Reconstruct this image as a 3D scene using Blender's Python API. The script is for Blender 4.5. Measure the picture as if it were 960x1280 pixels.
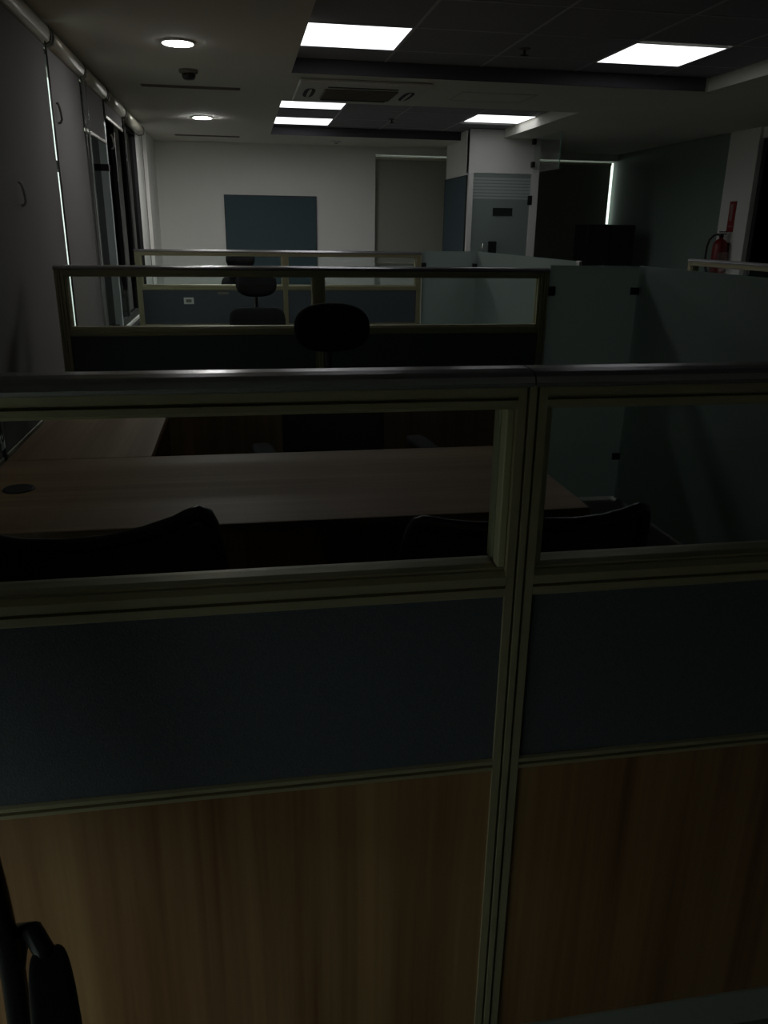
import bpy, bmesh, math, random
from mathutils import Vector, Matrix
random.seed(7)
scene = bpy.context.scene
for o in list(bpy.data.objects):
    bpy.data.objects.remove(o)
COL = scene.collection

# ------------------------------------------------------------------ camera
CAM_H = 1.40
yaw, pitch, roll = math.radians(10.0), math.radians(19.4), math.radians(0.8)
fwd = Vector((math.sin(yaw) * math.cos(pitch), math.cos(yaw) * math.cos(pitch), -math.sin(pitch)))
rgt0 = Vector((math.cos(yaw), -math.sin(yaw), 0))
up0 = rgt0.cross(fwd)
rgt = rgt0 * math.cos(roll) + up0 * math.sin(roll)
upv = up0 * math.cos(roll) - rgt0 * math.sin(roll)
cam = bpy.data.objects.new('camera', bpy.data.cameras.new('camera'))
COL.objects.link(cam)
m = Matrix.Identity(4)
for i in range(3):
    m[i][0], m[i][1], m[i][2] = rgt[i], upv[i], -fwd[i]
m.translation = (0, 0, CAM_H)
cam.matrix_world = m
cam.data.sensor_fit = 'VERTICAL'
cam.data.sensor_height = 36.0
cam.data.lens = 1000.0 / 1280.0 * 36.0
cam.data.clip_start = 0.02
scene.camera = cam

# ------------------------------------------------------------------ world, exposure
LAMP = 2.1          # luminance of the lit ceiling panels
SKY = 1.7          # pale daylight outside the blinds
world = bpy.data.worlds.new('daylight')
scene.world = world
world.use_nodes = True
wb = world.node_tree.nodes['Background']
# pale overcast sky over a duller ground
wt = world.node_tree
wtc = wt.nodes.new('ShaderNodeTexCoord')
wsp = wt.nodes.new('ShaderNodeSeparateXYZ')
wrp = wt.nodes.new('ShaderNodeValToRGB')
wmr = wt.nodes.new('ShaderNodeMapRange')
wmr.inputs[1].default_value = -1.0
wt.links.new(wtc.outputs['Generated'], wsp.inputs[0])
wt.links.new(wsp.outputs['Z'], wmr.inputs[0])
wt.links.new(wmr.outputs[0], wrp.inputs[0])
wrp.color_ramp.elements[0].position = 0.38
wrp.color_ramp.elements[0].color = (0.30, 0.32, 0.28, 1)
wrp.color_ramp.elements[1].position = 0.50
wrp.color_ramp.elements[1].color = (0.93, 1.0, 0.92, 1)
wt.links.new(wrp.outputs[0], wb.inputs[0])
wb.inputs[1].default_value = SKY
vs = scene.view_settings
scene.display_settings.display_device = 'sRGB'
vs.view_transform = 'Standard'
vs.look = 'None'
vs.gamma = 1.0
vs.use_curve_mapping = False
vs.exposure = 0.0
scene.cycles.max_bounces = 10
scene.cycles.diffuse_bounces = 5
scene.cycles.transparent_max_bounces = 24
scene.cycles.caustics_reflective = False
scene.cycles.caustics_refractive = False
scene.cycles.use_denoising = True

# ------------------------------------------------------------------ materials
def mat_base(name):
    mt = bpy.data.materials.new(name)
    mt.use_nodes = True
    nt = mt.node_tree
    return mt, nt, nt.nodes['Principled BSDF']

def mat(name, col, rough=0.6, metal=0.0, spec=0.5, var=0.0, vscale=6.0, bump=0.0, bscale=120.0, stretch=(1, 1, 1)):
    mt, nt, p = mat_base(name)
    p.inputs['Base Color'].default_value = (*col, 1)
    p.inputs['Roughness'].default_value = rough
    p.inputs['Metallic'].default_value = metal
    p.inputs['Specular IOR Level'].default_value = spec
    tc = nt.nodes.new('ShaderNodeTexCoord')
    mp = nt.nodes.new('ShaderNodeMapping')
    mp.inputs['Scale'].default_value = stretch
    nt.links.new(tc.outputs['Object'], mp.inputs[0])
    if var > 0:
        n = nt.nodes.new('ShaderNodeTexNoise')
        n.inputs['Scale'].default_value = vscale
        n.inputs['Detail'].default_value = 5
        nt.links.new(mp.outputs[0], n.inputs['Vector'])
        r = nt.nodes.new('ShaderNodeValToRGB')
        r.color_ramp.elements[0].position = 0.3
        r.color_ramp.elements[1].position = 0.7
        r.color_ramp.elements[0].color = (*[c * (1 - var) for c in col], 1)
        r.color_ramp.elements[1].color = (*[min(1, c * (1 + var)) for c in col], 1)
        nt.links.new(n.outputs['Fac'], r.inputs[0])
        nt.links.new(r.outputs[0], p.inputs['Base Color'])
    if bump > 0:
        n2 = nt.nodes.new('ShaderNodeTexNoise')
        n2.inputs['Scale'].default_value = bscale
        n2.inputs['Detail'].default_value = 3
        nt.links.new(mp.outputs[0], n2.inputs['Vector'])
        b = nt.nodes.new('ShaderNodeBump')
        b.inputs['Strength'].default_value = bump
        b.inputs['Distance'].default_value = 0.002
        nt.links.new(n2.outputs['Fac'], b.inputs['Height'])
        nt.links.new(b.outputs[0], p.inputs['Normal'])
    return mt

def wood(name, dark, light, axis, rough=0.42, spec=0.5):
    """laminate with straight grain along one axis (0 = x, 2 = z)"""
    mt, nt, p = mat_base(name)
    tc = nt.nodes.new('ShaderNodeTexCoord')
    mp = nt.nodes.new('ShaderNodeMapping')
    s = [9.0, 9.0, 9.0]
    s[axis] = 0.35
    mp.inputs['Scale'].default_value = s
    nt.links.new(tc.outputs['Object'], mp.inputs[0])
    n = nt.nodes.new('ShaderNodeTexNoise')
    n.inputs['Scale'].default_value = 1.0
    n.inputs['Detail'].default_value = 6
    n.inputs['Roughness'].default_value = 0.62
    n.inputs['Distortion'].default_value = 0.5
    nt.links.new(mp.outputs[0], n.inputs['Vector'])
    mp2 = nt.nodes.new('ShaderNodeMapping')
    s2 = [90.0, 90.0, 90.0]
    s2[axis] = 1.2
    mp2.inputs['Scale'].default_value = s2
    nt.links.new(tc.outputs['Object'], mp2.inputs[0])
    n2 = nt.nodes.new('ShaderNodeTexNoise')
    n2.inputs['Scale'].default_value = 1.0
    n2.inputs['Detail'].default_value = 3
    nt.links.new(mp2.outputs[0], n2.inputs['Vector'])
    mx = nt.nodes.new('ShaderNodeMath')
    mx.operation = 'MULTIPLY_ADD'
    mx.inputs[1].default_value = 0.28
    nt.links.new(n2.outputs['Fac'], mx.inputs[0])
    nt.links.new(n.outputs['Fac'], mx.inputs[2])
    r = nt.nodes.new('ShaderNodeValToRGB')
    r.color_ramp.elements[0].position = 0.45
    r.color_ramp.elements[1].position = 0.85
    r.color_ramp.elements[0].color = (*dark, 1)
    r.color_ramp.elements[1].color = (*light, 1)
    nt.links.new(mx.outputs[0], r.inputs[0])
    nt.links.new(r.outputs[0], p.inputs['Base Color'])
    p.inputs['Roughness'].default_value = rough
    p.inputs['Specular IOR Level'].default_value = spec
    return mt

def emit(name, col, strength):
    mt = bpy.data.materials.new(name)
    mt.use_nodes = True
    nt = mt.node_tree
    nt.nodes.clear()
    e = nt.nodes.new('ShaderNodeEmission')
    e.inputs[0].default_value = (*col, 1)
    e.inputs[1].default_value = strength
    o = nt.nodes.new('ShaderNodeOutputMaterial')
    nt.links.new(e.outputs[0], o.inputs[0])
    return mt

def glass(name, tint=(0.93, 0.96, 0.95), ior=1.5, rough=0.0):
    """thin pane: tinted see-through with a Fresnel mirror"""
    mt = bpy.data.materials.new(name)
    mt.use_nodes = True
    nt = mt.node_tree
    nt.nodes.clear()
    t = nt.nodes.new('ShaderNodeBsdfTransparent')
    t.inputs[0].default_value = (*tint, 1)
    g = nt.nodes.new('ShaderNodeBsdfGlossy')
    g.inputs['Roughness'].default_value = rough
    f = nt.nodes.new('ShaderNodeFresnel')
    f.inputs[0].default_value = ior
    mx = nt.nodes.new('ShaderNodeMixShader')
    ge = nt.nodes.new('ShaderNodeNewGeometry')
    k = nt.nodes.new('ShaderNodeMath')
    k.operation = 'SUBTRACT'
    k.use_clamp = True
    nt.links.new(f.outputs[0], k.inputs[0])
    nt.links.new(ge.outputs['Backfacing'], k.inputs[1])
    nt.links.new(k.outputs[0], mx.inputs[0])
    nt.links.new(t.outputs[0], mx.inputs[1])
    nt.links.new(g.outputs[0], mx.inputs[2])
    o = nt.nodes.new('ShaderNodeOutputMaterial')
    nt.links.new(mx.outputs[0], o.inputs[0])
    return mt

def frosted(name, col, through=0.12, spec=0.3):
    """acid-etched glass: half diffuse, half translucent, a little straight through"""
    mt = bpy.data.materials.new(name)
    mt.use_nodes = True
    nt = mt.node_tree
    nt.nodes.clear()
    d = nt.nodes.new('ShaderNodeBsdfDiffuse')
    d.inputs[0].default_value = (*col, 1)
    tl = nt.nodes.new('ShaderNodeBsdfTranslucent')
    tl.inputs[0].default_value = (*col, 1)
    m1 = nt.nodes.new('ShaderNodeMixShader')
    m1.inputs[0].default_value = 0.5
    nt.links.new(d.outputs[0], m1.inputs[1])
    nt.links.new(tl.outputs[0], m1.inputs[2])
    t = nt.nodes.new('ShaderNodeBsdfTransparent')
    t.inputs[0].default_value = (*col, 1)
    m2 = nt.nodes.new('ShaderNodeMixShader')
    m2.inputs[0].default_value = through
    nt.links.new(m1.outputs[0], m2.inputs[1])
    nt.links.new(t.outputs[0], m2.inputs[2])
    g = nt.nodes.new('ShaderNodeBsdfGlossy')
    g.inputs['Roughness'].default_value = 0.35
    f = nt.nodes.new('ShaderNodeFresnel')
    f.inputs[0].default_value = 1.4
    k = nt.nodes.new('ShaderNodeMath')
    k.operation = 'MULTIPLY'
    k.inputs[1].default_value = spec
    nt.links.new(f.outputs[0], k.inputs[0])
    m3 = nt.nodes.new('ShaderNodeMixShader')
    nt.links.new(k.outputs[0], m3.inputs[0])
    nt.links.new(m2.outputs[0], m3.inputs[1])
    nt.links.new(g.outputs[0], m3.inputs[2])
    o = nt.nodes.new('ShaderNodeOutputMaterial')
    nt.links.new(m3.outputs[0], o.inputs[0])
    return mt

def mesh_fabric(name, col, hole=0.3):
    """fine net weave: dark threads, a part of the light passes between them"""
    mt, nt, p = mat_base(name)
    p.inputs['Base Color'].default_value = (*col, 1)
    p.inputs['Roughness'].default_value = 0.7
    p.inputs['Alpha'].default_value = 1 - hole
    return mt

M = dict(
    wall=mat('white_paint', (0.80, 0.80, 0.76), 0.8, var=0.03, vscale=1.5),
    ceil=mat('ceiling_paint', (0.74, 0.73, 0.66), 0.85, var=0.03, vscale=1.2),
    tile=mat('ceiling_tile', (0.30, 0.30, 0.33), 0.9, var=0.06, vscale=60, bump=0.2, bscale=200),
    tgrid=mat('ceiling_grid', (0.50, 0.50, 0.52), 0.5),
    floor=mat('floor_tile', (0.12, 0.125, 0.11), 0.45, var=0.08, vscale=3),
    alu=mat('champagne_aluminium', (0.41, 0.365, 0.23), 0.42, metal=0.3, var=0.05, vscale=3, stretch=(1, 1, 8)),
    alu_lt=mat('bead_aluminium', (0.50, 0.475, 0.30), 0.45, metal=0.3),
    cap=mat('cap_aluminium', (0.52, 0.51, 0.53), 0.26, metal=0.8, var=0.04, vscale=4),
    fabric=mat('slate_fabric', (0.085, 0.095, 0.108), 0.92, var=0.10, vscale=260, bump=0.4, bscale=500),
    pin=mat('pinboard_fabric', (0.06, 0.095, 0.11), 0.95, var=0.08, vscale=220, bump=0.3, bscale=400),
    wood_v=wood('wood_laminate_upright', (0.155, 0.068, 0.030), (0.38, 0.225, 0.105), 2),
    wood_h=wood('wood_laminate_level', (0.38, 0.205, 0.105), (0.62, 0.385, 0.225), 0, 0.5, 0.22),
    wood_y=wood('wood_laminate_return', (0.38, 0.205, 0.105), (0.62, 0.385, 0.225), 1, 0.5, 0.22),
    edge=mat('desk_edge', (0.20, 0.11, 0.06), 0.5),
    skirt=mat('skirting_grey', (0.34, 0.36, 0.32), 0.5, metal=0.2),
    black=mat('black_plastic', (0.010, 0.010, 0.011), 0.38),
    blackm=mat('black_steel', (0.012, 0.012, 0.013), 0.28, metal=0.2),
    blackf=mat('black_cloth', (0.008, 0.008, 0.009), 0.9, bump=0.3, bscale=300),
    net=mesh_fabric('black_net', (0.010, 0.010, 0.011), 0.06),
    rib=mat('black_piping', (0.012, 0.012, 0.012), 0.25, bump=0.25, bscale=420),
    chrome=mat('brushed_steel', (0.62, 0.62, 0.60), 0.25, metal=0.9),
    blind=mat('blind_fabric', (0.27, 0.262, 0.258), 0.9, var=0.05, vscale=90, bump=0.2, bscale=500),
    blind_bk=mat('blind_fabric_olive', (0.36, 0.37, 0.31), 0.9, var=0.05, vscale=90),
    head=mat('blind_headrail', (0.55, 0.53, 0.43), 0.35, metal=0.2),
    brk=mat('blind_bracket', (0.10, 0.095, 0.08), 0.6),
    bead=mat('bead_chain', (0.10, 0.10, 0.095), 0.4),
    white_pl=mat('white_plastic', (0.75, 0.75, 0.72), 0.4),
    beige_pl=mat('air_conditioner_white', (0.55, 0.54, 0.49), 0.5),
    dark_gap=mat('dark_slot', (0.015, 0.015, 0.015), 0.8),
    grille=mat('intake_grille', (0.20, 0.18, 0.155), 0.7),
    mull=mat('window_mullion_dark', (0.014, 0.015, 0.0145), 0.6),
    mull_lt=mat('window_mullion_pale', (0.78, 0.90, 0.89), 0.35, metal=0.2),
    clear=glass('clear_glass'),
    win=glass('window_glass', (0.95, 1.0, 0.99)),
    tint=glass('near_black_glass', (0.006, 0.007, 0.007), 1.12),
    frost=frosted('frosted_glass_green', (0.50, 0.58, 0.545), 0.12),
    frost_door=frosted('frosted_door_glass', (0.50, 0.60, 0.56), 0.12),
    stripe=frosted('frosted_stripe_film', (0.74, 0.80, 0.78), 0.02),
    glass_edge=mat('polished_glass_edge', (0.30, 0.52, 0.44), 0.2),
    green_wall=mat('greenish_wall_panel', (0.19, 0.24, 0.215), 0.6, var=0.04, vscale=2),
    red=mat('red_enamel', (0.20, 0.010, 0.010), 0.35),
    red_sign=mat('red_sign', (0.26, 0.012, 0.014), 0.6),
    sign_lt=mat('sign_print', (0.30, 0.19, 0.18), 0.6),
    plaque=mat('door_plaque', (0.018, 0.020, 0.022), 0.4),
    lamp=emit('panel_diffuser', (0.96, 0.97, 1.0), LAMP),
    dlamp=emit('downlight_diffuser', (1.0, 0.99, 0.97), 38.0),
    dlamp2=emit('bright_downlight_diffuser', (1.0, 0.99, 0.97), 240.0),
    shadow=mat('recess_painted_shade', (0.075, 0.072, 0.082), 0.8),  # dark colour stands in for shade on the recess ends
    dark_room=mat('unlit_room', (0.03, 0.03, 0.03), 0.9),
)

# ------------------------------------------------------------------ mesh helpers
class MB:
    def __init__(s):
        s.v, s.f, s.sm = [], [], []
    def add(s, vs, fs, smooth=False):
        b = len(s.v)
        s.v += [tuple(q) for q in vs]
        for f in fs:
            s.f.append([b + i for i in f])
            s.sm.append(smooth)
        return s
    def box(s, x0, x1, y0, y1, z0, z1):
        v = [(x, y, z) for z in (z0, z1) for y in (y0, y1) for x in (x0, x1)]
        return s.add(v, [(0, 2, 3, 1), (4, 5, 7, 6), (0, 1, 5, 4), (1, 3, 7, 5), (3, 2, 6, 7), (2, 0, 4, 6)])
    def prism(s, poly, axis, a, b, smooth=False):
        """poly = closed outline in the two other axes (in x<y<z order), stretched from a to b"""
        def P(p, t):
            q = list(p)
            q.insert(axis, t)
            return q
        n = len(poly)
        v = [P(p, a) for p in poly] + [P(p, b) for p in poly]
        area = sum(poly[i][0] * poly[(i + 1) % n][1] - poly[(i + 1) % n][0] * poly[i][1] for i in range(n))
        flip = (area < 0) != (axis == 1)
        fs = [[i, (i + 1) % n, n + (i + 1) % n, n + i] for i in range(n)]
        caps = [list(range(n))[::-1], list(range(n, 2 * n))]
        if flip:
            fs = [f[::-1] for f in fs]
            caps = [c[::-1] for c in caps]
        s.add(v, fs, smooth)
        b0 = len(s.v) - 2 * n
        for c in caps:
            s.f.append([b0 + i for i in c])
            s.sm.append(False)
        return s
    def tube(s, pts, r, seg=10, closed=False):
        pts = [Vector(p) for p in pts]
        n = len(pts)
        rr = r if isinstance(r, (list, tuple)) else [r] * n
        rings = []
        prev = None
        for i, p in enumerate(pts):
            a = pts[i - 1] if (i > 0 or closed) else p
            c = pts[(i + 1) % n] if (i < n - 1 or closed) else p
            t = (c - a).normalized()
            if prev is None:
                ref = Vector((0, 0, 1)) if abs(t.z) < 0.9 else Vector((1, 0, 0))
                u = t.cross(ref).normalized()
            else:
                u = (prev - t * prev.dot(t)).normalized()
            prev = u
            w = t.cross(u)
            rings.append([p + (u * math.cos(k * 2 * math.pi / seg) + w * math.sin(k * 2 * math.pi / seg)) * rr[i] for k in range(seg)])
        v = [q for ring in rings for q in ring]
        fs = []
        for i in range(n if closed else n - 1):
            j = (i + 1) % n
            for k in range(seg):
                k2 = (k + 1) % seg
                fs.append([i * seg + k, i * seg + k2, j * seg + k2, j * seg + k])
        s.add(v, fs, True)
        if not closed:
            b0 = len(s.v) - n * seg
            s.f.append([b0 + k for k in range(seg)][::-1]); s.sm.append(False)
            s.f.append([b0 + (n - 1) * seg + k for k in range(seg)]); s.sm.append(False)
        return s
    def lathe(s, prof, cx=0, cy=0, cz=0, seg=24):
        """prof = (radius, z) from bottom to top"""
        n = len(prof)
        v = [(cx + r * math.cos(k * 2 * math.pi / seg), cy + r * math.sin(k * 2 * math.pi / seg), cz + z) for r, z in prof for k in range(seg)]
        fs = [[i * seg + k, i * seg + (k + 1) % seg, (i + 1) * seg + (k + 1) % seg, (i + 1) * seg + k] for i in range(n - 1) for k in range(seg)]
        s.add(v, fs, True)
        b0 = len(s.v) - n * seg
        s.f.append([b0 + k for k in range(seg)][::-1]); s.sm.append(False)
        s.f.append([b0 + (n - 1) * seg + k for k in range(seg)]); s.sm.append(False)
        return s
    def pad(s, c, a, b, h, e1=0.6, e2=0.5, bend=0.0, lean=0.0, nt=36, npf=12, swap=None):
        """cushion: superellipse outline a x h (x,z), depth b (y); swap='z' lays it flat (depth along z)"""
        def pw(q, e):
            return math.copysign(abs(q) ** e, q)
        v = []
        for i in range(1, npf):
            p = -math.pi / 2 + math.pi * i / npf
            for k in range(nt):
                t = 2 * math.pi * k / nt
                x = a * pw(math.cos(p), e1) * pw(math.cos(t), e2)
                z = h * pw(math.cos(p), e1) * pw(math.sin(t), e2)
                y = b * pw(math.sin(p), e1) + bend * x * x + lean * z
                v.append((x, y, z))
        top, bot = len(v), len(v) + 1
        v += [(0, b, 0), (0, -b, 0)]
        fs = []
        for i in range(npf - 2):
            for k in range(nt):
                k2 = (k + 1) % nt
                fs.append([i * nt + k, (i + 1) * nt + k, (i + 1) * nt + k2, i * nt + k2])
        for k in range(nt):
            k2 = (k + 1) % nt
            fs.append([bot, k, k2])
            fs.append([top, (npf - 2) * nt + k2, (npf - 2) * nt + k])
        if swap == 'z':
            v = [(x, -z, y) for x, y, z in v]
        v = [(x + c[0], y + c[1], z + c[2]) for x, y, z in v]
        return s.add(v, fs, True)
    def mesh(s, name):
        me = bpy.data.meshes.new(name)
        me.from_pydata(s.v, [], s.f)
        me.polygons.foreach_set('use_smooth', s.sm)
        me.validate()
        me.update()
        return me
    def build(s, name, material, parent=None, bevel=0.0, loc=(0, 0, 0)):
        o = bpy.data.objects.new(name, s.mesh(name))
        o.data.materials.append(material)
        COL.objects.link(o)
        o.location = loc
        if parent:
            o.parent = parent
        if bevel:
            md = o.modifiers.new('edge', 'BEVEL')
            md.width = bevel
            md.segments = 2
            md.limit_method = 'ANGLE'
        return o

def box(name, material, b, parent=None, bevel=0.0):
    return MB().box(*b).build(name, material, parent, bevel)

def thing(name, label, cat, loc=(0, 0, 0), rotz=0.0, group=None):
    o = bpy.data.objects.new(name, None)
    COL.objects.link(o)
    o.location = loc
    o.rotation_euler = (0, 0, rotz)
    o.empty_display_size = 0.1
    o['label'] = label
    o['category'] = cat
    if group:
        o['group'] = group
    return o

def tag(o, label, cat, group=None):
    o['label'] = label
    o['category'] = cat
    if group:
        o['group'] = group
    return o

def struct(o):
    o['kind'] = 'structure'
    return o

def copy_tree(o, parent=None):
    kids = [c for c in COL.objects if c.parent == o]
    c = o.copy()
    COL.objects.link(c)
    if parent:
        c.parent = parent
    for k in kids:
        copy_tree(k, c)
    return c

# ------------------------------------------------------------------ the room shell
XL, YB = -0.99, 11.03
Z1, Z2 = 2.40, 2.49            # plain ceiling, raised tiled fields
struct(box('floor', M['floor'], (-1.3, 6.3, -3.2, 11.6, -0.12, 0)))

# ceiling: plain plaster with two raised fields of tiles
c = MB()
F1 = (0.40, 3.48, 0.20, 6.14)
F2 = (0.40, 3.00, 7.42, 9.98)
for b in ((-1.3, F1[0], -3.2, 11.6), (F1[0], 6.3, -3.2, F1[2]), (F1[0], 6.3, F1[3], F2[2]), (F1[0], 6.3, F2[3], 11.6),
          (F1[1], 6.3, F1[2], F1[3]), (F2[1], 6.3, F2[2], F2[3])):
    c.box(b[0], b[1], b[2], b[3], Z1, 2.54)
c.box(-1.3, 6.3, -3.2, 11.6, 2.541, 2.60)
ceiling = struct(c.build('ceiling', M['ceil']))

lamps = [(0.43, 1.035, 5.125, 5.735), (2.43, 3.035, 5.185, 5.785), (0.41, 1.025, 7.90, 8.50), (0.40, 1.03, 9.21, 9.77), (2.38, 2.985, 8.47, 9.04)]
def tiled(field, xs, ys):
    x0, x1, y0, y1 = field
    xs = [x0] + xs + [x1]
    ys = [y0] + ys + [y1]
    for i in range(len(xs) - 1):
        for j in range(len(ys) - 1):
            a = (xs[i] + .006, xs[i + 1] - .006, ys[j] + .006, ys[j + 1] - .006)
            if a[1] - a[0] < .03 or a[3] - a[2] < .03:
                continue
            cx, cy = (a[0] + a[1]) / 2, (a[2] + a[3]) / 2
            if any(l[0] - .03 < cx < l[1] + .03 and l[2] - .03 < cy < l[3] + .03 for l in lamps):
                continue
            # the tile hangs a touch below its T-bars; beside a lamp it stops at the lamp's frame
            for l in lamps:
                if a[0] < l[1] and a[1] > l[0] and a[2] < l[3] and a[3] > l[2]:
                    if l[2] - a[2] > .15: a = (a[0], a[1], a[2], min(a[3], l[2]))
                    elif a[3] - l[3] > .15: a = (a[0], a[1], max(a[2], l[3]), a[3])
                    elif l[0] - a[0] > .05: a = (a[0], min(a[1], l[0]), a[2], a[3])
                    else: a = (max(a[0], l[1]), a[1], a[2], a[3])
            box('ceiling_tile', M['tile'], (a[0], a[1], a[2], a[3], Z2 + .003, Z2 + .02), ceiling)
    g = MB()
    for x in xs[1:-1]:
        segs = [(y0, y1)]
        for l in lamps:
            if l[0] + .004 < x < l[1] - .004:
                segs = [q for (p0, p1) in segs for q in ((p0, min(p1, l[2])), (max(p0, l[3]), p1)) if q[1] - q[0] > .01]
        for p0, p1 in segs:
            g.box(x - .008, x + .008, p0, p1, Z2, Z2 + .012)
    for y in ys[1:-1]:
        segs = [(x0, x1)]
        for l in lamps:
            if l[2] + .004 < y < l[3] - .004:
                segs = [q for (p0, p1) in segs for q in ((p0, min(p1, l[0])), (max(p0, l[1]), p1)) if q[1] - q[0] > .01]
        for p0, p1 in segs:
            g.box(p0, p1, y - .008, y + .008, Z2 + .0005, Z2 + .012)
    g.build('ceiling_grid', M['tgrid'], ceiling)
tiled(F1, [1.045, 1.725, 2.42, 3.045], [0.9, 1.5, 2.1, 2.7, 3.3, 3.9, 4.5, 5.115, 5.745])
tiled(F2, [1.035, 1.64, 2.37], [7.9, 8.505, 9.20, 9.78])

# outer walls
wl = MB()
wl.box(XL - .20, XL, 0.88, 9.36, 0, 0.58)
wl.box(XL - .20, XL, -0.50, 0.88, 0, 0.08)                # spandrel under the windows
wl.box(XL - .20, XL, -3.2, 9.36, 2.34, 2.54)             # head above them
wl.box(XL - .20, XL, -3.2, -0.50, 0, 2.34)
wl.box(XL - .20, XL - .02, 9.36, 10.05, 0, 2.54)         # solid end, first set back a little
wl.box(XL - .20, XL + .02, 10.05, 11.6, 0, 2.54)         # then the pier in the corner
struct(wl.build('wall_left', M['wall']))
wb_ = MB()
wb_.box(XL - .2, 1.77, YB, YB + .25, 0, 2.54)            # solid back wall
wb_.box(1.77, 5.30, YB, YB + .30, 2.315, 2.54)           # lintel over the back window
wb_.box(5.27, 5.35, YB + .12, YB + .30, 0, 2.54)
wb_.box(1.77, 5.27, YB + .12, YB + .30, 0, 1.49)         # parapet under it
struct(wb_.build('wall_back', M['wall']))
wr = MB()
wr.box(5.08, 5.3, 8.385, 11.16, 0, Z1)
struct(wr.build('wall_right', M['green_wall']))
struct(box('wall_right_pier', M['wall'], (5.07, 5.3, 7.86, 8.375, 0, Z1)))
wn = MB()
wn.box(5.10, 5.3, -3.2, 6.70, 0, Z1)
wn.box(5.10, 5.3, 6.70, 7.86, 2.30, Z1)
struct(wn.build('wall_right_near', M['wall']))
struct(box('wall_front', M['wall'], (-1.3, 6.3, -3.4, -3.2, 0, 2.54)))
struct(MB().box(6.2, 6.35, 5.5, 9.0, 0, 2.54).box(5.3, 6.3, 8.9, 9.0, 0, 2.4).box(5.3, 6.3, 5.5, 5.6, 0, 2.4).build('wall_unlit', M['dark_room']))
d2 = struct(MB().box(5.12, 5.16, 6.70, 6.76, 0, 2.30).box(5.12, 5.16, 7.80, 7.86, 0, 2.30).box(5.12, 5.16, 6.76, 7.80, 2.24, 2.30).build('door_2', M['mull']))
box('glass_leaf', M['tint'], (5.135, 5.147, 6.76, 7.80, 0.01, 2.24), d2)
struct(box('baseboard_back', M['white_pl'], (XL + .02, 1.77, YB - .012, YB, 0, .09)))

# white walled booth behind the cells
BX0, BX1, BY = 2.607, 3.444, 9.55
wi = MB()
wi.box(BX0, BX0 + .10, BY + .02, 10.62, 0, Z1 if False else 2.485)
wi.box(BX0, BX1, BY, BY + .10, 2.03, 2.485)
wi.box(BX0 + .1, BX1, 10.52, 10.62, 0, 2.485)
wi.box(BX1 - .06, BX1, BY + .1, 10.52, 0, 2.485)
struct(wi.build('wall_booth', M['wall']))
d1 = struct(MB().box(BX0, BX0 + .058, BY - .012, BY + .02, 0, 2.03).box(3.352, BX1, BY - .012, BY + .09, 0, 2.03).build('door_1', M['white_pl'], None, .003))
leaf = box('glass_leaf', M['frost_door'], (2.667, 3.349, BY + .004, BY + .016, .01, 2.025), d1)
for k in range(7):
    z = 1.985 - k * .034
    box('frosted_stripe', M['stripe'], (2.668, 3.348, BY + .0015, BY + .0035, z - .024, z), d1)
box('door_plaque', M['plaque'], (2.915, 3.15, BY - .004, BY + .0035, 1.575, 1.662), d1)
lk = box('lock_case', M['black'], (2.877, 2.973, BY - .03, BY + .0035, 1.145, 1.295), d1, .004)
hd = MB().tube([(2.80, BY - .045, 1.275), (2.80, BY - .045, 1.14)], .010, 10)
hd.tube([(2.80, BY + .003, 1.15), (2.80, BY - .045, 1.15), (2.74, BY - .045, 1.15)], .008, 8)
hd.tube([(2.80, BY + .003, 1.265), (2.80, BY - .045, 1.265)], .008, 8)
hd.build('door_handle', M['chrome'], d1)
box('hinge', M['black'], (3.325, 3.375, BY - .02, BY + .0, 1.70, 1.80), d1, .004)
for z in (2.13, 2.37):
    box('glass_clamp', M['black'], (3.335, 3.372, BY - .05, BY + .005, z - .03, z + .03), d1, .004)
# glass transom running forward over the passage beside the booth
t1 = struct(MB().box(3.352, 3.364, 8.72, BY - .05, 2.035, Z1).build('window_10', M['clear']))
box('glass_edge', M['glass_edge'], (3.353, 3.363, 8.715, 8.72, 2.035, Z1), t1)

# ------------------------------------------------------------------ windows on the blind side
GX = XL - .055
edges = [-0.50, 0.88, 1.90, 3.60, 5.20, 6.27, 7.12, 7.80, 8.60, 9.36]
for k in range(len(edges) - 1):
    y0, y1 = edges[k], edges[k + 1]
    zb = .08 if k == 0 else .58  # first bay is out of view, opened lower to light the near wood
    fr = MB()
    fr.box(GX - .04, GX + .035, y0, y0 + .03, zb, 2.34).box(GX - .04, GX + .035, y1 - .03, y1, zb, 2.34)
    fr.box(GX - .04, GX + .035, y0 + .03, y1 - .03, zb, zb + .05).box(GX - .04, GX + .035, y0 + .03, y1 - .03, 2.29, 2.34)
    if y0 < 6.2:
        fr.box(GX - .03, GX + .03, y0 + .03, y1 - .03, 1.71, 1.755)
    w = struct(fr.build('window_%d' % (k + 1), M['mull']))
    for za, zb2 in (((zb + .05, 1.71), (1.755, 2.29)) if y0 < 6.2 else ((zb + .05, 2.29),)):
        box('pane', M['tint'] if y0 > 6.2 else M['win'], (GX - .004, GX + .004, y0 + .03, y1 - .03, za, zb2), w)  # far panes made near-black to hold back daylight and look dark
    if k == 5:
        pm = MB().box(GX - .03, XL + .004, y1 - .035, y1 + .03, .58, 2.34).build('mullion', M['mull_lt'], w)
        box('mullion_bracket', M['mull'], (GX - .03, XL + .009, y1 - .043, y1 + .036, 1.81, 1.86), w)
        pm['label'] = 'pale blue-grey aluminium mullion'
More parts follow.
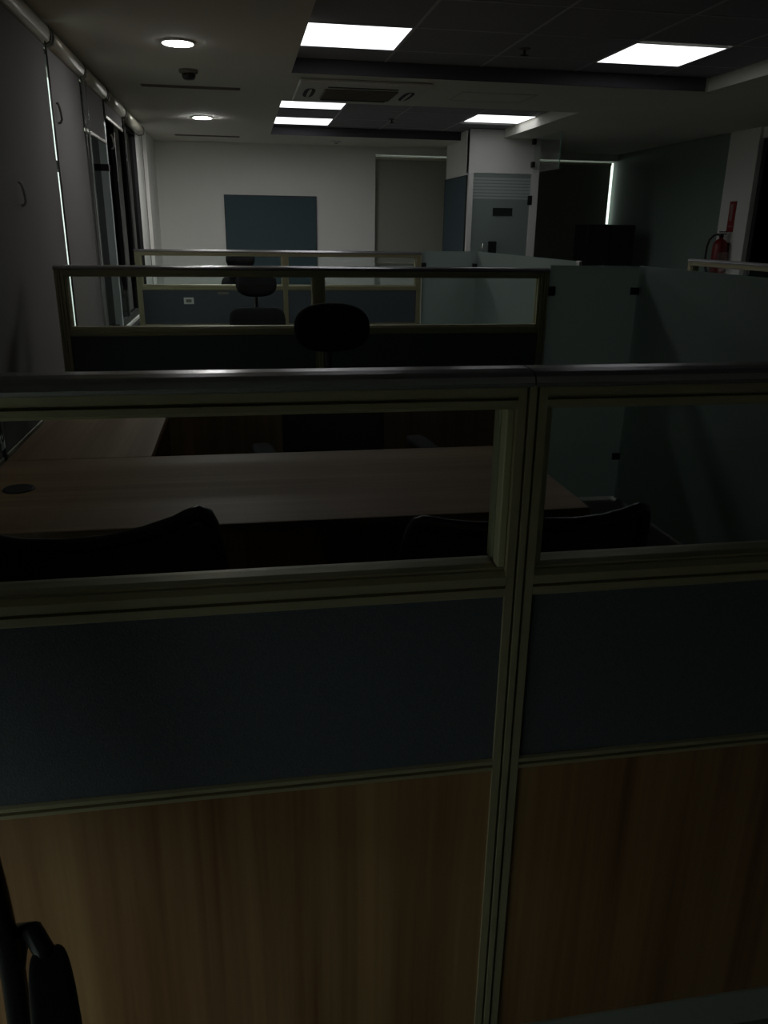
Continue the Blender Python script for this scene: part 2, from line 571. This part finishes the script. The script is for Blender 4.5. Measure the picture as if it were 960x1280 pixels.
# back window with its one long blind
bw = struct(MB().box(1.80, 5.27, YB + .16, YB + .22, 1.49, 1.52).box(1.80, 5.27, YB + .16, YB + .22, 2.311, 2.315)
            .box(1.77, 1.80, YB + .16, YB + .22, 1.49, 2.315).box(3.42, 3.46, YB + .16, YB + .22, 1.52, 2.311).build('window_11', M['mull']))
box('pane', M['win'], (1.80, 3.42, YB + .185, YB + .193, 1.52, 2.311), bw)
box('pane', M['win'], (3.46, 5.27, YB + .185, YB + .193, 1.52, 2.311), bw)
struct(box('trim_1', M['dark_gap'], (XL, XL + .035, 1.06, 9.3, .36, .56)))
struct(box('recess_shade_1', M['shadow'], (F1[0] + .002, F1[1] - .03, F1[3] - .012, F1[3] + .002, Z1 + .001, Z2 + .002)))  # added strip: shade on the recess end put into its colour
struct(box('recess_shade_2', M['shadow'], (F2[0] + .002, F2[1] - .03, F2[3] - .012, F2[3] + .002, Z1 + .001, Z2 + .002)))  # same painted shade for the far recess, no real moulding

# ------------------------------------------------------------------ roller blinds
BLX = XL + .035
def roller_blind(y0, y1, bottom, label, chain_side=1, chain_z=0.62, fabric=True):
    t = thing('roller_blind', label, 'blind', (BLX, (y0 + y1) / 2, 2.33), 0, 'roller blinds along the window wall')
    h = (y1 - y0) / 2
    prof = [(-.035, -.03), (-.02, -.042), (.015, -.042), (.035, -.030), (.042, -.004), (.042, .012), (.034, .034), (.012, .045), (-.035, .045)]
    MB().prism(prof, 1, -h + .012, h - .012, True).build('headrail', M['head'], t)
    for sgn in (-1, 1):
        MB().prism([(p[0] * 1.12, p[1] * 1.12) for p in prof], 1, sgn * (h + .002) - .010, sgn * (h + .002) + .010).build('end_bracket', M['brk'], t)
    if fabric:
        MB().box(-.002, .001, -h + .012, h - .012, bottom - 2.33, -.035).build('blind_fabric', M['blind'], t)
        MB().box(-.008, .007, -h + .012, h - .012, bottom - 2.33 - .018, bottom - 2.33 + .006).build('bottom_rail', M['head'], t, .004)
    yc = chain_side * (h - .05)
    pts = [(.020, yc - .012, -.03)] + [(.020, yc - .012, z) for z in (-.6, -1.2)] + [(.020, yc - .012, chain_z - 2.33)]
    pts += [(.020, yc - .012 + .012 * (1 - math.cos(a)), chain_z - 2.33 - .012 * math.sin(a)) for a in (.8, 1.57, 2.3)]
    pts += [(.020, yc + .012, chain_z - 2.33), (.020, yc + .012, -1.2), (.020, yc + .012, -.6), (.020, yc + .012, -.03)]
    ch = MB().tube(pts, .0028, 6).build('bead_chain', M['bead'], t)
    return t
roller_blind(-0.55, 0.885, .92, 'unseen grey roller blind added beside the camera to limit the low daylight')  # out of view; added to keep the entering daylight low
roller_blind(0.945, 1.875, .53, 'fully lowered grey roller blind at the end of the near partition')
roller_blind(1.905, 3.268, .53, 'fully lowered grey roller blind beside the L-shaped near desk')
b1 = roller_blind(3.295, 4.948, .53, 'fully lowered grey roller blind between the near desk and the daylight slit', 1, .62)
roller_blind(5.01, 5.945, .53, 'fully lowered grey roller blind just past the bright daylight slit', 1, .62)
roller_blind(5.99, 6.875, 2.0, 'narrow grey roller blind raised short, before the pale mullion', -1, 1.1)
roller_blind(6.955, 7.92, 2.19, 'grey roller blind raised nearly to its headrail above the dark tall window', 1, .62)
roller_blind(7.97, 9.33, 2.25, 'fully rolled up blind at the far end, only its headrail showing', 1, .62, False)
# cord cleats: white hooks that hang on the chains
for (y, z, lab) in ((4.03, 1.53, 'small pale cord hook hanging in front of the lowered grey blind'),
                    (7.08, 2.02, 'small pale cord hook hanging below the raised blind by the mullion'),
                    (5.08, 1.98, 'small dark cord hook on the blind beside the daylight slit')):
    t = MB()
    t.tube([(0, -.012, .045), (.004, -.006, .05), (.01, .0, .03), (.014, .006, 0), (.014, .016, -.03), (.004, .022, -.045), (-.008, .02, -.048)], .006, 8)
    o = t.build('cord_hook', M['white_pl'] if z != 1.98 else M['brk'], None, 0, (BLX + .012, y, z))
    tag(o, lab, 'hook')
bkb = thing('roller_blind', 'wide olive-grey roller blind closed over the back window behind the booth', 'blind', (3.41, YB + .075, 2.275), 0, None)
MB().box(-1.635, 1.61, -.02, .02, -.012, .0215).build('headrail', M['head'], bkb, .004)
MB().box(-1.635, 1.61, -.002, .002, -1.28, -.01).build('blind_fabric', M['blind_bk'], bkb)
MB().box(-1.635, 1.61, -.008, .008, -1.30, -1.28).build('bottom_rail', M['head'], bkb)

# ------------------------------------------------------------------ ceiling fittings
names = ['square ceiling light panel in the near tiled recess beside the plain ceiling',
         'square ceiling light panel standing alone beyond the sprinkler in the near tiled recess',
         'ceiling light panel half hidden by the recess edge behind the air conditioner',
         'ceiling light panel deepest in the far recess, towards the pinboard wall',
         'ceiling light panel above the white booth with the frosted door']
for l, nm in zip(lamps, names):
    t = thing('ceiling_light', nm, 'ceiling light', ((l[0] + l[1]) / 2, (l[2] + l[3]) / 2, Z2), 0, 'lit square panels in the tiled ceiling')
    a, b = (l[1] - l[0]) / 2, (l[3] - l[2]) / 2
    f = MB()
    f.box(-a, a, -b, -b + .006, -.0005, .02).box(-a, a, b - .006, b, -.0005, .02).box(-a, -a + .006, -b + .006, b - .006, -.0005, .02).box(a - .006, a, -b + .006, b - .006, -.0005, .02)
    f.build('frame', M['white_pl'], t)
    MB().box(-a + .006, a - .006, -b + .006, b - .006, .0, .018).build('diffuser', M['lamp'], t)
for x, y, nm in ((-.295, 5.33, 'round lit downlight before the smoke detector in the plain ceiling'), (-.295, 8.65, 'round lit downlight between the two air slots, nearer the back wall')):
    t = thing('downlight', nm, 'ceiling light', (x, y, Z1), 0, 'round downlights in the plain ceiling')
    MB().lathe([(.088, -.010), (.098, -.008), (.104, -.002), (.104, 0)], seg=32).build('trim_ring', M['white_pl'], t)
    MB().lathe([(.0, -.0125), (.084, -.0125), (.086, -.0103)], seg=32).build('diffuser', M['dlamp' if y < 6 else 'dlamp2'], t)
t = thing('smoke_detector', 'small domed smoke detector on the plain ceiling behind the near downlight', 'detector', (-.285, 6.20, Z1))
MB().lathe([(.054, -.022), (.062, -.018), (.064, 0)], seg=24).build('base', M['grille'], t)
MB().lathe([(.012, -.062), (.034, -.058), (.044, -.046), (.046, -.030), (.040, -.022)], seg=24).build('dome', M['black'], t)
t = thing('ceiling_sensor', 'flat pale disc sensor on the ceiling close to the back wall', 'detector', (1.2, 10.45, Z1))
MB().lathe([(.045, -.022), (.058, -.014), (.060, 0)], seg=24).build('base', M['white_pl'], t)
MB().lathe([(.0, -.030), (.022, -.027), (.028, -.022)], seg=18).build('lens', M['grille'], t)
for y, nm in ((6.90, 'long dark linear air slot behind the smoke detector'), (10.32, 'long dark linear air slot close to the back wall')):
    t = thing('air_slot', nm, 'vent', (-.305, y, Z1), 0, 'linear air slots in the plain ceiling')
    f = MB().box(-.365, .365, -.045, -.035, -.006, 0).box(-.365, .365, .035, .045, -.006, 0).box(-.365, -.355, -.035, .035, -.006, 0).box(.355, .365, -.035, .035, -.006, 0)
    f.build('frame', M['grille'], t)
    MB().box(-.355, .355, -.035, .035, -.002, 0).build('backing', M['dark_gap'], t)
    for k in (-.012, .012):
        MB().box(-.355, .355, k - .004, k + .004, -.006, -.002).build('slat', M['grille'], t)
def sprinkler(x, y, label):
    t = thing('sprinkler', label, 'sprinkler', (x, y, Z2), 0, 'pendent sprinklers in the tiled ceiling')
    MB().lathe([(.018, -.008), (.034, -.004), (.036, .003)], seg=18).build('escutcheon', M['grille'], t)
    MB().lathe([(.008, -.03), (.009, -.008)], seg=10).build('body', M['black'], t)
    MB().lathe([(.004, -.040), (.026, -.038), (.026, -.034), (.006, -.03)], seg=14).build('deflector', M['black'], t)
sprinkler(1.83, 5.50, 'small dark ceiling sprinkler between the two near light panels')
sprinkler(1.62, 9.05, 'small dark ceiling sprinkler in the far recess behind the air conditioner')
# ceiling cassette air conditioner
ac = thing('air_conditioner', 'four-way ceiling cassette air conditioner with a square intake grille between the recesses', 'air conditioner', (.945, 6.755, Z1))
MB().prism([(-.475, -.475), (.475, -.475), (.475, .475), (-.475, .475)], 2, -.028, 0).build('face_panel', M['beige_pl'], ac, .012)
MB().box(-.275, .275, -.215, .225, -.036, -.028).build('intake_grille', M['grille'], ac, .004)
for k in range(9):
    y = -.19 + k * .048
    MB().box(-.265, .265, y - .004, y + .004, -.040, -.036).build('grille_slat', M['grille'], ac)
MB().box(-.26, .26, -.315, -.265, -.0295, -.028).build('outlet', M['dark_gap'], ac)
MB().box(-.26, .26, .285, .335, -.0295, -.028).build('outlet', M['dark_gap'], ac)
for sx in (-1, 1):
    MB().pad((sx * .375, .0, -.0285), .042, .001, .21, 1, .7, swap='z').build('outlet', M['dark_gap'], ac)
    fl = MB().pad((sx * .375, 0, -.031), .013, .002, .19, 1, .7, swap='z').build('louvre', M['beige_pl'], ac)
t = thing('access_panel', 'flush square access panel in the plain ceiling beside the air conditioner', 'panel', (2.02, 6.80, Z1))
MB().box(-.30, .30, -.21, -.195, -.004, 0).box(-.30, .30, .195, .21, -.004, 0).box(-.30, -.285, -.195, .195, -.004, 0).box(.285, .30, -.195, .195, -.004, 0).build('frame', M['beige_pl'], t)
MB().box(-.283, .283, -.193, .193, -.002, 0).build('hatch', M['ceil'], t)

# ------------------------------------------------------------------ boards on the walls
t = thing('pinboard', 'large slate blue pinboard on the white back wall', 'pinboard', (.42, YB, .60))
MB().box(-.575, .575, -.022, -.004, 0, 1.19).build('board', M['pin'], t)
MB().box(-.583, -.575, -.026, -.0005, -.008, 1.198).box(.575, .583, -.026, -.0005, -.008, 1.198).box(-.575, .575, -.026, -.0005, 1.19, 1.198).box(-.575, .575, -.026, -.0005, -.008, 0).build('frame', M['mull'], t)
t = thing('pinboard', 'tall blue-grey soft board covering the side of the white booth', 'pinboard', (BX0, 10.09, .40))
MB().box(-.016, -.0005, -.50, .51, 0, 1.60).build('board', M['pin'], t)
MB().box(-.019, -.0005, -.508, -.50, 0, 1.60).box(-.019, -.0005, .51, .518, 0, 1.60).box(-.019, -.0005, -.508, .518, 1.60, 1.607).build('frame', M['mull'], t)

# ------------------------------------------------------------------ partitions
def sym(front):
    return front + [(-y, z) for y, z in reversed(front)]
CAPP = sym([(-.0385, 1.2145), (-.0400, 1.2200), (-.0365, 1.2275), (-.026, 1.2320), (-.010, 1.2340)])
TOPR = sym([(-.0355, 1.2135), (-.0345, 1.2050), (-.0345, 1.2015), (-.0270, 1.2010), (-.0270, 1.1975), (-.0350, 1.1970), (-.0350, 1.1895), (-.0320, 1.1885), (-.0310, 1.1850), (-.010, 1.1850)])
MIDR = sym([(-.0100, .9620), (-.0225, .9600), (-.0235, .9570), (-.0275, .9565), (-.0350, .9500), (-.0355, .9380), (-.0280, .9372), (-.0280, .9335), (-.0350, .9328), (-.0350, .9230), (-.0300, .9180), (-.010, .9180)])
LOWR = sym([(-.010, .6490), (-.0300, .6490), (-.0345, .6470), (-.0345, .6410), (-.0270, .6402), (-.0270, .6365), (-.0345, .6358), (-.0345, .6300), (-.0300, .6280), (-.010, .6280)])
def post_profile():
    f = [(-.0200, -.034), (-.0085, -.034), (-.0078, -.0275), (-.0048, -.0275), (-.0042, -.0355), (.0042, -.0355), (.0048, -.0275), (.0078, -.0275), (.0085, -.034), (.0200, -.034)]
    return f + [(-x, -y) for x, y in f]
def partition(label, loc, rotz, xs, socket=None, group='desk partitions'):
    t = thing('desk_partition', label, 'partition', loc, rotz, group)
    for x in xs:
        MB().prism([(px + x, py) for px, py in post_profile()], 2, 0, 1.2143).build('post', M['alu'], t)
    for i in range(len(xs) - 1):
        a, b = xs[i] + .0203, xs[i + 1] - .0203
        ca = xs[i] + (.0012 if i else -.022)
        cb = xs[i + 1] - (.0012 if i < len(xs) - 2 else -.022)
        MB().prism(CAPP, 0, ca, cb, False).build('cap_rail', M['cap'], t)
        MB().prism(TOPR, 0, a, b).build('top_rail', M['alu'], t)
        MB().prism(MIDR, 0, a, b).build('middle_rail', M['alu'], t)
        MB().prism(LOWR, 0, a, b).build('lower_rail', M['alu'], t)
        MB().box(a, b, -.003, .003, .960, 1.187).build('glass_pane', M['clear'], t)
        for x0, x1 in ((a, a + .011), (b - .011, b)):
            MB().box(x0, x1, -.026, -.0035, .9615, 1.1848).box(x0, x1, .0035, .026, .9615, 1.1848).build('glazing_bead', M['alu_lt'], t, .002)
        MB().box(a, b, -.0290, .0290, .6485, .9185).build('fabric_panel', M['fabric'], t)
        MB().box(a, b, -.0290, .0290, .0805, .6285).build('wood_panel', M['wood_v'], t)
        MB().box(a, b, -.0330, .0330, 0, .0800).build('kick_plate', M['skirt'], t)
    if socket:
        s = MB().box(socket[0] - .04, socket[0] + .04, -.036, -.029, socket[1] - .026, socket[1] + .026).build('wall_socket', M['white_pl'], t, .003)
        MB().box(socket[0] - .022, socket[0] + .022, -.0375, -.036, socket[1] - .012, socket[1] + .012).build('socket_face', M['grille'], s)
    return t
PX = [-.805, .3635, 1.49]
partition('nearest aluminium desk partition of glass, slate fabric and wood facing the camera', (0, 1.003, 0), 0, PX)
partition('dark middle desk partition in front of the second headrest chair', (0, 3.965, 0), 0, PX)
p3 = partition('farthest desk partition, with a white socket on its blue-grey fabric', (0, 6.945, 0), 0, PX, (-.425, .835))
MB().box(-.19, -.10, -.0305, -.029, .885, .905).build('name_strip', M['grille'], p3)
partition('partition by the fire extinguisher, running towards the camera beyond the frosted screen', (3.30, 5.70, 0), -math.pi / 2, [0, 1.15, 2.30])

# frosted glass screens that close the cells on the corridor side
def screen(yrow, label, length, z=1.245):
    t = thing('frosted_screen', label, 'glass screen', (1.52, yrow, 0), 0, 'frosted glass screens at the row ends')
    def panel(b, edge):
        g = MB().box(*b).build('glass_panel', M['frost'], t)
        e = MB()
        for q in edge:
            e.box(*q)
        e.build('polished_edge', M['glass_edge'], g)
    panel((.004, .478, -.005, .005, .02, z), [(.004, .478, -.005, .005, z, z + .0012)])
    panel((.482, .494, -length, .004, .02, z), [(.482, .494, -length, .004, z, z + .0012), (.482, .494, -length - .0012, -length, .02, z)])
    for zc in (1.123, .25):
        MB().box(-.009, .035, -.016, .016, zc - .022, zc + .022).build('clamp', M['black'], t, .003)
        MB().box(.440, .500, -.019, -.006, zc - .018, zc + .018).box(.495, .505, -.045, -.006, zc - .018, zc + .018).build('clamp', M['black'], t)
    for q in ((.470, .506, -.05, .01), (.0, .04, -.02, .02), (.474, .502, -length, -length + .06)):
        MB().box(q[0], q[1], q[2], q[3], 0, .02).build('floor_shoe', M['chrome'], t)
    MB().box(.478, .498, -length - .006, -length + .035, z - .05, z + .004).build('end_clip', M['chrome'], t, .002)
screen(3.965, 'frosted glass screen joined to the middle partition, turning towards the camera', 2.05)
screen(6.945, 'green-tinted frosted glass screen joined to the farthest partition, below the booth', 2.20, 1.238)

# ------------------------------------------------------------------ desks
def desk(label, y, ret=1.42):
    t = thing('corner_desk', label, 'desk', (0, y, 0), 0, 'L-shaped wooden desks')
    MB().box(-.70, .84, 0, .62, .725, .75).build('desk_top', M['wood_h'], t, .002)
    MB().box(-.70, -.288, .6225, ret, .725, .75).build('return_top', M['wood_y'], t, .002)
    MB().box(-.70, .84, -.0015, 0, .726, .749).build('edge_band', M['edge'], t)
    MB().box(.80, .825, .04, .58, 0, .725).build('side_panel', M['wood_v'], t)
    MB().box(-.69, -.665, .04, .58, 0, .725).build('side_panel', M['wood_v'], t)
    MB().box(-.69, -.30, ret - .05, ret - .025, 0, .725).build('side_panel', M['wood_v'], t)
    MB().box(-.66, .795, .40, .418, .30, .725).build('modesty_panel', M['wood_v'], t)
    MB().box(-.62, .76, .10, .14, .695, .725).box(-.62, .76, .48, .52, .695, .725).build('under_frame', M['blackm'], t)
    MB().lathe([(.030, .7505), (.038, .7530), (.040, .7500)], -.595, .335, 0, 28).build('cable_grommet', M['black'], t)
    return t
desk('near L-shaped wooden desk with a black cable grommet, seen through the near glass', 1.785)
desk('second L-shaped wooden desk, hidden behind the dark middle partition', 4.76, .98)

# ------------------------------------------------------------------ chairs
def task_chair(label, loc, rotz, lift=0.0):
    """faces +y; the headrest chair of the desk user"""
    t = thing('task_chair', label, 'chair', loc, rotz, 'black headrest chairs behind the desks')
    MB().pad((0, .02, .475 + lift), .245, .045, .235, .45, .45, swap='z').build('seat', M['blackf'], t)
    MB().pad((0, -.215, .685 + lift), .205, .028, .195, .45, .33, bend=.55, lean=-.10).build('backrest', M['blackf'], t)
    MB().pad((0, -.225, 1.045 + lift), .147, .034, .092, .6, .80, bend=.9, lean=-.05).build('headrest', M['blackf'], t)
    MB().tube([(0, -.27, 1.03 + lift), (0, -.285, .95 + lift), (0, -.27, .85 + lift), (0, -.25, .70 + lift)], .014, 10).build('headrest_stem', M['black'], t)
    MB().tube([(0, -.25, .70 + lift), (0, -.30, .58 + lift), (0, -.24, .45 + lift), (0, -.05, .42 + lift)], .022, 10).build('back_bracket', M['black'], t)
    for s in (-1, 1):
        ar = MB().tube([(s * .20, .0, .435 + lift), (s * .285, .0, .44 + lift), (s * .30, .0, .50 + lift), (s * .30, .0, .62 + lift)], .016, 10).build('arm_post', M['black'], t)
        MB().pad((s * .30, .03, .630 + lift), .04, .014, .125, .5, .5, swap='z').build('arm_pad', M['blackf'], ar)
    MB().lathe([(.028, .08), (.028, .26), (.018, .262), (.018, .43 + lift)], seg=16).build('gas_lift', M['blackm'], t)
    st = MB()
    for k in range(5):
        a = k * 2 * math.pi / 5 + .3
        st.tube([(.03 * math.cos(a), .03 * math.sin(a), .105), (.29 * math.cos(a), .29 * math.sin(a), .078)], [.026, .016], 8)
    st.lathe([(.036, .08), (.040, .12), (.030, .135)], seg=16)
    base = st.build('star_base', M['black'], t)
    for k in range(5):
        a = k * 2 * math.pi / 5 + .3
        x, y = .29 * math.cos(a), .29 * math.sin(a)
        w = MB()
        for q in (-.014, .014):
            d = Vector((-math.sin(a), math.cos(a), 0))
            p0 = Vector((x, y, .030)) + d * (q - .008)
            p1 = Vector((x, y, .030)) + d * (q + .008)
            w.tube([p0, p1], .030, 14)
        w.tube([(x, y, .03), (x, y, .085)], .007, 8)
        w.build('caster', M['black'], base)
    return t
task_chair('black task chair with an oval headrest, behind the near desk', (.355, 2.90, 0), math.pi + .09)
task_chair('black task chair with an oval headrest between the middle and farthest partitions', (.120, 5.88, 0), math.pi + .05, -.025)
task_chair('black task chair before the pinboard, only its headrest over the farthest partition', (.005, 8.50, 0), math.pi, .055)

def visitor_chair(label, loc, rotz, dip=.042, drop=0.0):
    """faces +y; black tubular armchair with a net back and scooped top"""
    t = thing('visitor_chair', label, 'chair', loc, rotz, 'black visitor armchairs with net backs')
    half = [(0, .932), (.06, .9345), (.12, .944), (.17, .957), (.190, .966), (.205, .970), (.216, .963), (.222, .947), (.228, .90), (.239, .80), (.246, .70), (.250, .60), (.248, .52), (.238, .46), (.226, .43), (.20, .415), (.10, .41)]
    def yb(z):
        return -.225 - .10 * (z - .42) - .10 * (z - .42) ** 2
    def P(x, z):
        if z > .93:
            z = z + (.042 - dip) * (1 - min(1, x / .2)) if dip < .042 else z
        if z > .8:
            z -= drop * (z - .8) / .17
        return (x, yb(z) + .9 * (x * x) - .05, z)
    loop = [P(x, z) for x, z in half] + [P(-x, z) if True else None for x, z in [(q[0], q[1]) for q in reversed(half[1:])]]
    loop = [(p[0], p[1], p[2]) for p in loop]
    nh = len(half)
    loop = [P(x, z) for x, z in half] + [(-a, b, c_) for a, b, c_ in [P(x, z) for x, z in reversed(half[1:])]]
    MB().tube(loop, .0135, 12, True).build('back_frame', M['rib'], t)
    # net stretched inside the frame
    v, f = [], []
    rows = half[5:15]
    nx = 14
    g = MB()
    for i, (hx, hz) in enumerate([(.205, None)] + [(q[0] - .006, q[1]) for q in half[7:12]]):
        for k in range(nx + 1):
            u = -1 + 2 * k / nx
            x = hx * u
            if hz is None:
                ax = abs(x)
                for (xa, za), (xb, zb) in zip(half, half[1:]):
                    if xa <= ax <= xb:
                        zz = za + (zb - za) * (ax - xa) / max(1e-6, xb - xa)
                        break
                z = zz
            else:
                z = hz if hz < .93 else min(hz, .93)
            q = P(abs(x), z)
            v.append((x, q[1] + .002, q[2] - .002))
    nr = len(v) // (nx + 1)
    for i in range(nr - 1):
        for k in range(nx):
            a = i * (nx + 1) + k
            f.append([a, a + 1, a + nx + 2, a + nx + 1])
    g.add(v, f, True)
    g.build('net_back', M['net'], t)
    MB().pad((0, .0, .445), .225, .035, .225, .45, .4, swap='z').build('seat', M['blackf'], t)
    for s in (-1, 1):
        zt = .600
        pts = [(s * .250, yb(.59) + .002, .590), (s * .254, yb(.60) + .006, .615), (s * .263, -.262, .638), (s * .276, -.243, .648), (s * .286, -.215, .638), (s * .288, -.18, .624), (s * .288, .12, .618), (s * .286, .165, .605), (s * .280, .19, .55), (s * .262, .20, .40), (s * .258, .205, .06), (s * .256, .19, .022), (s * .254, .15, .0115), (s * .254, -.25, .0115)]
        sf = MB().tube(pts, .0115, 10).build('arm_frame', M['blackm'], t)
        MB().pad((s * .288, -.045, .634), .0235, .012, .178, .4, .4, swap='z').build('arm_pad', M['black'], sf)
    for nm, pts in (('front_rail', [(-.262, .195, .38), (.262, .195, .38)]), ('rear_rail', [(-.25, -.24, .40), (-.12, -.25, .40), (.12, -.25, .40), (.25, -.24, .40)]),
                    ('side_rail', [(-.19, .195, .38), (-.19, -.25, .40)]), ('side_rail', [(.19, .195, .38), (.19, -.25, .40)]), ('floor_rail', [(-.254, -.25, .0115), (.254, -.25, .0115)])):
        MB().tube(pts, .011, 10).build(nm, M['blackm'], t)
    return t
visitor_chair('black visitor chair with a scooped top behind the near glass, beside the window wall', (-.278, 1.565, 0), -.03)
visitor_chair('black visitor chair behind the near glass, at the aluminium post', (.490, 1.60, 0), .04, .010, .050)
visitor_chair('black armchair on the camera side of the near partition, only its arm showing', (-.456, .437, 0), math.pi + .3)

# ------------------------------------------------------------------ fire extinguisher and its sign on the pier
ex = thing('fire_extinguisher', 'red fire extinguisher with a black hose on the pale pier', 'fire extinguisher', (4.985, 8.14, .98))
MB().lathe([(.060, 0), (.072, .006), (.075, .02), (.075, .31), (.068, .345), (.045, .370), (.022, .380), (.020, .395)], seg=28).build('cylinder', M['red'], ex)
MB().lathe([(.022, .395), (.024, .42), (.014, .435)], seg=16).box(-.016, .016, -.07, .02, .425, .437).box(-.014, .014, -.075, .03, .445, .456).build('valve', M['blackm'], ex)
hp = [(0, .02, .415), (-.01, .06, .425), (-.02, .11, .415), (-.03, .17, .37), (-.03, .20, .30), (-.03, .205, .20), (-.03, .195, .12), (-.025, .17, .06), (-.02, .15, .03)]
MB().tube(hp, [.011] * 6 + [.012, .015, .020], 10).build('hose', M['black'], ex)
MB().box(-.055, .055, -.0765, -.070, .10, .25).build('label_patch', M['sign_lt'], ex)
MB().box(.074, .085, -.03, .03, .05, .34).build('wall_bracket', M['blackm'], ex)
sg = thing('safety_sign', 'narrow red safety sign above the fire extinguisher', 'sign', (5.07, 8.14, 1.43))
MB().box(-.006, -.0005, -.058, .058, 0, .30).build('plate', M['red_sign'], sg)
MB().box(-.0075, -.006, -.012, .038, .11, .275).build('pictogram_field', M['sign_lt'], sg)
for z in (.03, .055, .08):
    MB().box(-.0075, -.006, -.04, .04, z - .005, z + .005).build('printed_line', M['sign_lt'] if z == .055 else M['red'], sg)

# ------------------------------------------------------------------ tall dark cabinet in the unlit passage
cb = thing('storage_cabinet', 'tall black cabinet in the dark passage between booth and green wall', 'cabinet', (4.50, 9.95, 0))
MB().box(-.31, .31, -.18, .20, .05, 1.50).build('body', M['black'], cb, .004)
MB().box(-.30, .30, -.17, .19, 0, .05).build('plinth', M['black'], cb)
for sx in (-1, 1):
    dr = MB().box(min(sx * .004, sx * .306), max(sx * .004, sx * .306), -.199, -.1805, .06, 1.49).build('door', M['black'], cb, .003)
    MB().tube([(sx * .035, -.215, .78), (sx * .035, -.215, .92)], .006, 8).tube([(sx * .035, -.215, .79), (sx * .035, -.199, .79)], .004, 6).tube([(sx * .035, -.215, .91), (sx * .035, -.199, .91)], .004, 6).build('handle', M['chrome'], dr)
